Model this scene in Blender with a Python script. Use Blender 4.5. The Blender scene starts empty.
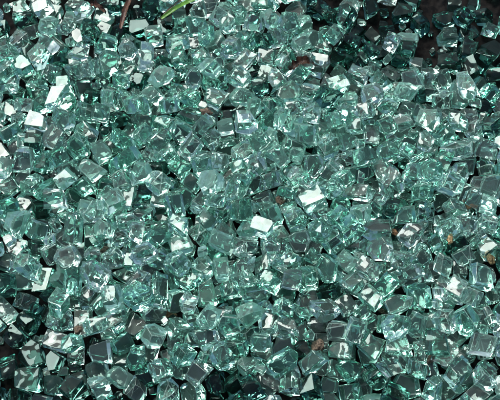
import bpy, bmesh, math, random, time
from mathutils import Vector, Matrix, Euler, noise
from mathutils.bvhtree import BVHTree
T0=time.time()
random.seed(8)
S=0.1
sc=bpy.context.scene
W=24.6   # frame width in chunk units at the ground

# ---------------------------------------------------------------- camera
cam_d=bpy.data.cameras.new("camera"); cam=bpy.data.objects.new("camera",cam_d)
sc.collection.objects.link(cam); sc.camera=cam
cam_d.lens=60; cam_d.sensor_width=36
dist=W*60/36
tilt=math.radians(24)
tgt=Vector((0,0,0.8))
cpos=tgt+Vector((0,-math.sin(tilt),math.cos(tilt)))*dist
cam.location=cpos*S
cam.rotation_euler=(tilt,0,0)
cam_d.clip_start=0.01; cam_d.clip_end=200
R=Matrix.Rotation(tilt,3,'X')
def ray(px,py):
    x=(px-250)/500*36/60; y=-(py-200)/500*36/60
    return (R@Vector((x,y,-1))).normalized()

# ---------------------------------------------------------------- chunk mesh
def chunk_points(small=False):
    n=random.choice([4,4,4,4,4,5,5,6])
    a0=random.random()*6.28
    ex=random.choice([random.uniform(0.9,1.15),random.uniform(0.9,1.15),random.uniform(1.1,1.3)])
    size=random.choice([0.46,0.5,0.54,0.57,0.58,0.59,0.6,0.62,0.64])
    t=random.uniform(0.66,0.82)
    if small:
        size=random.uniform(.16,.32); t=size*random.uniform(.8,1.6)
    pts=[]
    sh=.25*size
    shx,shy=random.uniform(-sh,sh),random.uniform(-sh,sh)
    for i in range(n):
        a=a0+6.283*(i+random.uniform(-.26,.26))/n
        r=size*random.uniform(.84,1.16)*(1.08 if n==4 else 1)
        x,y=math.cos(a)*r*ex,math.sin(a)*r/ex**0.5
        pts.append(Vector((x,y,t/2)))
        k=random.uniform(.7,1.1)
        pts.append(Vector((x*k+shx,y*k+shy,-t/2)))
        if random.random()<.5:
            k=random.uniform(1.0,1.14); a+=random.uniform(-.3,.3)
            pts.append(Vector((math.cos(a)*r*ex*k,math.sin(a)*r/ex**.5*k,random.uniform(-.3,.3)*t)))
    return pts
def mkhull(pts):
    bm=bmesh.new()
    for p in pts: bm.verts.new(p)
    bmesh.ops.convex_hull(bm,input=bm.verts[:])
    junk=[v for v in bm.verts if not v.link_faces]
    if junk: bmesh.ops.delete(bm,geom=junk,context='VERTS')
    return bm
def hull(pts,small=False):
    bm=mkhull(pts)
    for c in range(0 if small else random.choice([1,2,3,3,4,5])):
        d=Vector((random.gauss(0,1),random.gauss(0,1),random.gauss(0,1))).normalized()
        s=sorted((v.co.dot(d) for v in bm.verts),reverse=True)
        cut=s[0]-random.uniform(.04,.13)
        bmesh.ops.bisect_plane(bm,geom=bm.verts[:]+bm.edges[:]+bm.faces[:],plane_co=d*cut,plane_no=d,clear_outer=True)
        p2=[v.co.copy() for v in bm.verts]; bm.free(); bm=mkhull(p2)
    bmesh.ops.dissolve_limit(bm,angle_limit=math.radians(7),verts=bm.verts[:],edges=bm.edges[:])
    c=sum((v.co for v in bm.verts),Vector())/len(bm.verts)
    for v in bm.verts: v.co-=c
    return bm

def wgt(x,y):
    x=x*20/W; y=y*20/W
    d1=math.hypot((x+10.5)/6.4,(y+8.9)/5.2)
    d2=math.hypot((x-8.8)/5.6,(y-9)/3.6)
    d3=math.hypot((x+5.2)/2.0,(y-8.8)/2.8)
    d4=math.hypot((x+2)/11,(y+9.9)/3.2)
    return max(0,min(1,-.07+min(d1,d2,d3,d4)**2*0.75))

simcol=bpy.data.collections.new("sim"); sc.collection.children.link(simcol)
items=[]
def spawn(x,y,z,small=False):
    bm=hull(chunk_points(small),small)
    me=bpy.data.meshes.new("glass_fragment"); bm.to_mesh(me); bm.free()
    o=bpy.data.objects.new("glass_fragment",me)
    o.location=(x,y,z)
    o.rotation_euler=(random.gauss(0,.9),random.gauss(0,.9),random.random()*6.28)
    simcol.objects.link(o); items.append(o)
XR,YR=14.0,12.6
step=1.25
for L in range(4):
    y=-YR+random.random()*.5
    while y<YR:
        x=-XR+random.random()*step
        while x<XR:
            w=wgt(x,y)
            p=[0.75+.25*w,.08+w*.9,w*.74,w*.2][L]
            if random.random()<p:
                spawn(x+random.uniform(-.12,.12),y+random.uniform(-.12,.12),0.75+L*1.35+random.uniform(-.05,.05))
            x+=step
        y+=step
for i in range(280):
    spawn(random.uniform(-XR,XR),random.uniform(-YR,YR),random.uniform(6.2,9),True)
me=bpy.data.meshes.new("g"); bm=bmesh.new(); bmesh.ops.create_cube(bm,size=1); bm.to_mesh(me); bm.free()
g=bpy.data.objects.new("g",me); g.scale=(60,60,2); g.location=(0,0,-1); simcol.objects.link(g)
bpy.ops.rigidbody.world_add()
rw=sc.rigidbody_world; rw.substeps_per_frame=6; rw.solver_iterations=10
rw.point_cache.frame_start=1; rw.point_cache.frame_end=200
sc.gravity=(0,0,-25)
bpy.context.view_layer.update()
bpy.ops.object.select_all(action='DESELECT')
for o in items: o.select_set(True)
bpy.context.view_layer.objects.active=items[0]
bpy.ops.rigidbody.objects_add(type='ACTIVE')
bpy.ops.object.select_all(action='DESELECT')
g.select_set(True); bpy.context.view_layer.objects.active=g
bpy.ops.rigidbody.objects_add(type='PASSIVE')
g.rigid_body.collision_shape='BOX'; g.rigid_body.friction=.8
for o in items:
    rb=o.rigid_body; rb.collision_shape='CONVEX_HULL'; rb.friction=.4; rb.restitution=0.0
    rb.use_margin=True; rb.collision_margin=0.008; rb.linear_damping=.1; rb.angular_damping=.3
for f in range(1,66): sc.frame_set(f)
dg=bpy.context.evaluated_depsgraph_get()
mats=[o.evaluated_get(dg).matrix_world.copy() for o in items]
meshes=[o.data for o in items]
bpy.ops.rigidbody.world_remove()
for o in list(simcol.objects): bpy.data.objects.remove(o)
bpy.data.collections.remove(simcol)
sc.frame_set(1)

# ---------------------------------------------------------------- visibility count
V=[];F=[];own=[]
for i,(m,mt) in enumerate(zip(meshes,mats)):
    b=len(V)
    V+= [mt@v.co for v in m.vertices]
    for p in m.polygons: F.append([b+k for k in p.vertices]); own.append(i)
b=len(V); V+=[Vector((-60,-60,0)),Vector((60,-60,0)),Vector((60,60,0)),Vector((-60,60,0))]; F.append([b,b+1,b+2,b+3]); own.append(-1)
bvh=BVHTree.FromPolygons(V,F)
cnt={}
for py in range(1,400,2):
    for px in range(1,500,2):
        h=bvh.ray_cast(cpos,ray(px,py))
        if h[0] is not None and own[h[2]]>=0: cnt[own[h[2]]]=cnt.get(own[h[2]],0)+1
order=sorted(cnt,key=lambda k:-cnt[k])
hero=set(order[:296])

# ---------------------------------------------------------------- materials
def newmat(name):
    m=bpy.data.materials.new(name); m.use_nodes=True
    nt=m.node_tree; nt.nodes.clear(); return m,nt
def glass_mat(name,tint,dust,amt,tl=.5):
    m,nt=newmat(name); N=nt.nodes; Lk=nt.links
    out=N.new('ShaderNodeOutputMaterial')
    gl=N.new('ShaderNodeBsdfGlass'); gl.inputs['IOR'].default_value=1.5; gl.inputs['Roughness'].default_value=0
    gl.inputs['Color'].default_value=(*tint,1)
    df=N.new('ShaderNodeBsdfDiffuse'); df.inputs['Color'].default_value=(*dust,1)
    tr=N.new('ShaderNodeBsdfTranslucent'); tr.inputs['Color'].default_value=(*dust,1)
    md=N.new('ShaderNodeMixShader'); md.inputs[0].default_value=tl
    Lk.new(df.outputs[0],md.inputs[1]); Lk.new(tr.outputs[0],md.inputs[2])
    mx=N.new('ShaderNodeMixShader'); mx.inputs[0].default_value=amt
    Lk.new(gl.outputs[0],mx.inputs[1]); Lk.new(md.outputs[0],mx.inputs[2]); Lk.new(mx.outputs[0],out.inputs['Surface'])
    return m
GM=[glass_mat("green_glass_clear",(.855,.987,.952),(.5,.92,.8),.035),
    glass_mat("green_glass_deep",(.77,.955,.905),(.38,.84,.72),.035),
    glass_mat("green_glass_pale",(.9,.993,.972),(.66,.95,.88),.035),
    glass_mat("green_glass_dusty",(.86,.985,.952),(.55,.92,.83),.09),
    glass_mat("glass_broken_edge",(.93,1,.98),(.7,.97,.9),.25),
    glass_mat("green_glass_darkened",(.5,.70,.66),(.08,.13,.12),.04)]  # dark look of clear pieces over bare soil, painted into the tint

def simple(name,c1,c2,scale,rough=.7,bump=.3,spec=.4):
    m,nt=newmat(name); N=nt.nodes; Lk=nt.links
    out=N.new('ShaderNodeOutputMaterial'); p=N.new('ShaderNodeBsdfPrincipled')
    tc=N.new('ShaderNodeTexCoord'); n=N.new('ShaderNodeTexNoise'); n.inputs['Scale'].default_value=scale; n.inputs['Detail'].default_value=3
    Lk.new(tc.outputs['Object'],n.inputs['Vector'])
    r=N.new('ShaderNodeValToRGB'); r.color_ramp.elements[0].color=(*c1,1); r.color_ramp.elements[1].color=(*c2,1)
    r.color_ramp.elements[0].position=.35; r.color_ramp.elements[1].position=.65
    Lk.new(n.outputs['Fac'],r.inputs[0]); Lk.new(r.outputs[0],p.inputs['Base Color'])
    p.inputs['Roughness'].default_value=rough; p.inputs['Specular IOR Level'].default_value=spec
    if bump:
        b=N.new('ShaderNodeBump'); b.inputs['Strength'].default_value=bump; b.inputs['Distance'].default_value=.02
        Lk.new(n.outputs['Fac'],b.inputs['Height']); Lk.new(b.outputs[0],p.inputs['Normal'])
    Lk.new(p.outputs[0],out.inputs['Surface']); return m
M_ground=simple("dark_soil",(.001,.0015,.002),(.007,.0065,.006),45,.7,0,.06)
M_leaf=simple("dead_leaf_brown",(.01,.006,.004),(.05,.026,.016),40,.5,.3,.2)
M_stem=simple("stem_brown",(.025,.012,.009),(.08,.038,.022),40,.5)
M_grass=simple("grass_green",(.04,.13,.015),(.09,.22,.03),25,.4)
M_seed=simple("seed_tan",(.16,.11,.05),(.36,.28,.14),90,.6)
M_stone=simple("stone_brown",(.03,.024,.018),(.13,.1,.07),110,.8)
M_red=simple("husk_brown",(.06,.03,.015),(.2,.11,.05),100,.7)

# ---------------------------------------------------------------- final fragments
def finish(me_src,seed,k):
    small=max(me_src.vertices[0].co.length,me_src.vertices[1].co.length)<.34
    bm=bmesh.new(); bm.from_mesh(me_src)
    for f in bm.faces: f.material_index=k
    sharp=[e for e in bm.edges if len(e.link_faces)==2 and e.calc_face_angle(0)>.3]
    frosty=random.random()<.5 and k!=5
    off_=random.uniform(.012,.034)*(.6 if small else 1)
    seg=1 if small or random.random()<.6 else 2
    r=bmesh.ops.bevel(bm,geom=sharp,offset=off_,segments=seg,profile=.5,affect='EDGES',clamp_overlap=True,material=-1)
    for f in r['faces']: f.material_index=4 if frosty else k
    for e in bm.edges:
        e.smooth = not(len(e.link_faces)==2 and e.calc_face_angle(0)>.36)
    bmesh.ops.triangulate(bm,faces=bm.faces[:])
    if not small:
        for it in range(3):
            long=[e for e in bm.edges if e.calc_length()>.14]
            if long: bmesh.ops.subdivide_edges(bm,edges=long,cuts=1)
            bmesh.ops.triangulate(bm,faces=bm.faces[:])
    off=Vector((seed*3.7%97,seed*1.3%53,seed*.7%31))
    bm.normal_update()
    am=random.choice([.018,.03,.042])*(.4 if small else 1)
    nv=[]
    for v in bm.verts:
        n=v.normal.copy(); side=1-min(1,abs(n.z)**2*1.1)
        q=v.co+off
        # fractured sides: uneven, with fine ripples; the original sheet faces stay flatter
        k2=noise.noise(q*3)*(.6+.6*side)+.2*noise.noise(q*6+off)+side*(.5*noise.noise(q*7)+.25*noise.noise(q*14))
        nv.append((v,n,k2-.15))
    for v,n,kk in nv: v.co+=n*kk*am
    for v in bm.verts: v.co*=S*.985
    for f in bm.faces: f.smooth=True
    return bm
labels=["clear pale green cube of broken safety glass in the pile",
        "deeper green chunky piece of broken safety glass in the pile",
        "nearly colourless fragment of broken safety glass in the pile",
        "dusty pale green fragment of broken safety glass in the pile","",
        "piece of broken safety glass with darkness put into its tint, near bare soil"]
stuff=bmesh.new()
for i,(m,mt) in enumerate(zip(meshes,mats)):
    loc=mt.translation
    if loc.z<-1 or abs(loc.x)>17 or abs(loc.y)>16: continue
    k=random.choices([0,1,2,3],[5,3,4,2])[0]
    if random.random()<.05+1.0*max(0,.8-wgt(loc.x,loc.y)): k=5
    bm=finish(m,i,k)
    M=mt.copy(); M.translation=loc*S
    if i in hero:
        me=bpy.data.meshes.new("glass_fragment"); bm.to_mesh(me)
        for q in GM: me.materials.append(q)
        o=bpy.data.objects.new("glass_fragment",me); sc.collection.objects.link(o); o.matrix_world=M
        o["label"]=labels[k]; o["category"]="broken glass"; o["group"]="fragments of broken safety glass"
    else:
        bm.transform(M)
        tmp=bpy.data.meshes.new("t"); bm.to_mesh(tmp); stuff.from_mesh(tmp); bpy.data.meshes.remove(tmp)
    bm.free()
me=bpy.data.meshes.new("glass_fragment_pile"); stuff.to_mesh(me); stuff.free()
for k in GM: me.materials.append(k)
o=bpy.data.objects.new("glass_fragment_pile",me); sc.collection.objects.link(o)
o["kind"]="stuff"; o["label"]="heap of small broken green safety glass fragments on soil"; o["category"]="broken glass"
for m in meshes: bpy.data.meshes.remove(m)

# ---------------------------------------------------------------- ground
bm=bmesh.new(); bmesh.ops.create_grid(bm,x_segments=500,y_segments=500,size=3.2)
for v in bm.verts:
    v.co.z=-0.002-0.02*max(0,noise.noise(v.co*9)+.5*noise.noise(v.co*31)+.2)-.012*abs(noise.noise(v.co*48))
for f in bm.faces: f.smooth=True
me=bpy.data.meshes.new("ground"); bm.to_mesh(me); bm.free(); me.materials.append(M_ground)
o=bpy.data.objects.new("ground",me); sc.collection.objects.link(o); o["kind"]="structure"; o["label"]="dark damp soil under the broken glass"; o["category"]="ground"

# ---------------------------------------------------------------- debris lying on the glass
def surf(px,py):
    h=bvh.ray_cast(cpos,ray(px,py)); return h[0],h[1]
PX=W/500
def addobj(name,bm,mat,label,cat,loc,rot):
    for f in bm.faces: f.smooth=True
    me=bpy.data.meshes.new(name); bm.to_mesh(me); bm.free(); me.materials.append(mat)
    o=bpy.data.objects.new(name,me); sc.collection.objects.link(o); o.location=loc*S; o.rotation_euler=rot
    o["label"]=label; o["category"]=cat; return o
def pebble(px,py,l,wd,mat,name,label,cat,ang=0):
    # settle into the lowest nearby hollow of the pile
    best=None
    for dx in (-5,-2,0,2,5):
        for dy in (-5,-2,0,2,5):
            p,n=surf(px+dx,py+dy)
            if n.z<.4: continue
            if best is None or p.z<best[0].z: best=(p,n)
    if best is None: best=surf(px,py)
    p,n=best
    if p.z<.9: p=surf(px,py)[0]; n=surf(px,py)[1]
    bm=bmesh.new(); bmesh.ops.create_icosphere(bm,subdivisions=4,radius=1)
    off=Vector((px,py,1))
    for v in bm.verts:
        v.co*=1+.6*noise.noise(v.co*1.0+off)+.28*noise.noise(v.co*2.7+off)+.1*noise.noise(v.co*8+off)
        v.co=Vector((v.co.x*l*PX/2*S,v.co.y*wd*PX/2*S,v.co.z*min(l,wd)*PX/2.8*S))
    q=(n+Vector((0,0,1))).normalized().to_track_quat('Z','Y').to_euler()
    addobj(name,bm,mat,label,cat,p+n*.02,(q.x,q.y,q.z+math.radians(ang)))
pebble(450,239,10,7,M_seed,"seed","yellow tan oval seed lying on the broken glass","seed",60)
pebble(490,258,8,13,M_seed,"seed","pale tan seed husk lying among the broken glass","seed",10)
pebble(468,206,6,11,M_red,"seed","small orange brown seed wedged between glass pieces","seed",15)
pebble(280,201,9,7,M_stone,"pebble","small brown pebble resting on the broken glass","pebble",20)
pebble(395,232,8,5,M_red,"husk","orange brown husk lying on the broken glass","seed husk",30)
pebble(105,250,11,6,M_stone,"pebble","small brown pebble between glass pieces","pebble",-30)
pebble(170,315,12,6,M_red,"husk","orange brown husk lying on the broken glass","seed husk",-15)
pebble(384,311,10,6,M_stone,"pebble","small brown pebble between glass pieces","pebble",40)
pebble(318,346,10,12,M_stone,"pebble","rough brown pebble among the broken glass","pebble",20)
pebble(430,357,10,7,M_stone,"pebble","small brown pebble between glass pieces","pebble",-10)
pebble(78,330,7,8,M_stone,"pebble","small brown pebble between glass pieces","pebble",0)
pebble(206,112,12,8,M_stone,"pebble","rough brown pebble among the broken glass","pebble",-20)
def blade(pts,wd,mat,name,label,cat,curl=.3,jag=0,lift=.12):
    P=[];zs=[]
    for px,py,l in pts:
        h,_=surf(px,py); zs.append(h)
    base=zs[0].copy()
    for (px,py,l),h in zip(pts,zs): P.append(h+Vector((0,0,l+lift)))
    Q=[]
    for i in range(len(P)-1):
        for k in range(6): Q.append(P[i].lerp(P[i+1],k/6))
    Q.append(P[-1])
    for it in range(3): Q=[Q[0]]+[(Q[i-1]+Q[i]*2+Q[i+1])/4 for i in range(1,len(Q)-1)]+[Q[-1]]
    bm=bmesh.new(); rows=[]
    for i,q in enumerate(Q):
        t=i/(len(Q)-1); d=(Q[min(i+1,len(Q)-1)]-Q[max(i-1,0)]).normalized()
        s=d.cross(Vector((0,0,1))).normalized(); hw=wd*PX/2*(math.sin(math.pi*min(.98,t*.85+.12))**.6)
        row=[]
        for j in (-1,-.5,0,.5,1):
            hj=hw*(1+jag*noise.noise(Vector((i*.9,j*3,px))))
            row.append(bm.verts.new((q-base+s*hj*j+Vector((0,0,curl*hw*abs(j)**1.5+jag*.25*noise.noise(Vector((i*.7,j*2,py))))))*S))
        rows.append(row)
    for a,b in zip(rows,rows[1:]):
        for j in range(4): bm.faces.new((a[j],a[j+1],b[j+1],b[j]))
    addobj(name,bm,mat,label,cat,base,(0,0,0))
blade([(162,23,.25),(176,16,.5),(190,10,.6),(205,4,.7),(224,-5,.7)],6,M_grass,"grass_blade","narrow bright green grass blade lying on broken glass","grass blade",.6)
blade([(164,18,.2),(178,9,.45),(190,3,.55),(204,-6,.6)],2.5,M_stem,"dry_straw","thin reddish brown straw beside a grass blade","straw",.6)
blade([(121,30,0),(126,16,.3),(131,6,.4),(134,-6,.4)],6,M_stem,"plant_stem","dark brown dry stem poking through the glass","plant stem",.8,.3)
blade([(289,71,0),(298,65,.08),(308,63,.08),(316,66,-.1)],10,M_leaf,"dead_leaf","curled dark brown dead leaf tucked into the glass","dead leaf",.9,1.0,.08)
blade([(90,4,-.1),(97,8,.1),(106,12,-.1)],7,M_stem,"dead_leaf","torn brown dead leaf scrap on the glass","dead leaf",.9,1.0,.08)

# ---------------------------------------------------------------- world + sun
w=bpy.data.worlds.new("World"); sc.world=w; w.use_nodes=True
nt=w.node_tree; bg=nt.nodes['Background']
sky=nt.nodes.new('ShaderNodeTexSky'); sky.sky_type='NISHITA'; sky.sun_disc=False
el=math.radians(52); az=math.radians(-35)
sky.sun_elevation=el; sky.sun_rotation=az
sky.air_density=.65; sky.dust_density=5; sky.ozone_density=.8
nt.links.new(sky.outputs[0],bg.inputs[0]); bg.inputs[1].default_value=.15
sd=bpy.data.lights.new("sun",'SUN'); sd.energy=5; sd.angle=math.radians(38); sd.color=(1,.995,.97)
so=bpy.data.objects.new("sun",sd); sc.collection.objects.link(so)
dirv=Vector((math.sin(az)*math.cos(el),math.cos(az)*math.cos(el),math.sin(el)))
so.rotation_euler=dirv.to_track_quat('Z','Y').to_euler()
sc.view_settings.view_transform='Standard'; sc.view_settings.look='None'; sc.view_settings.exposure=0
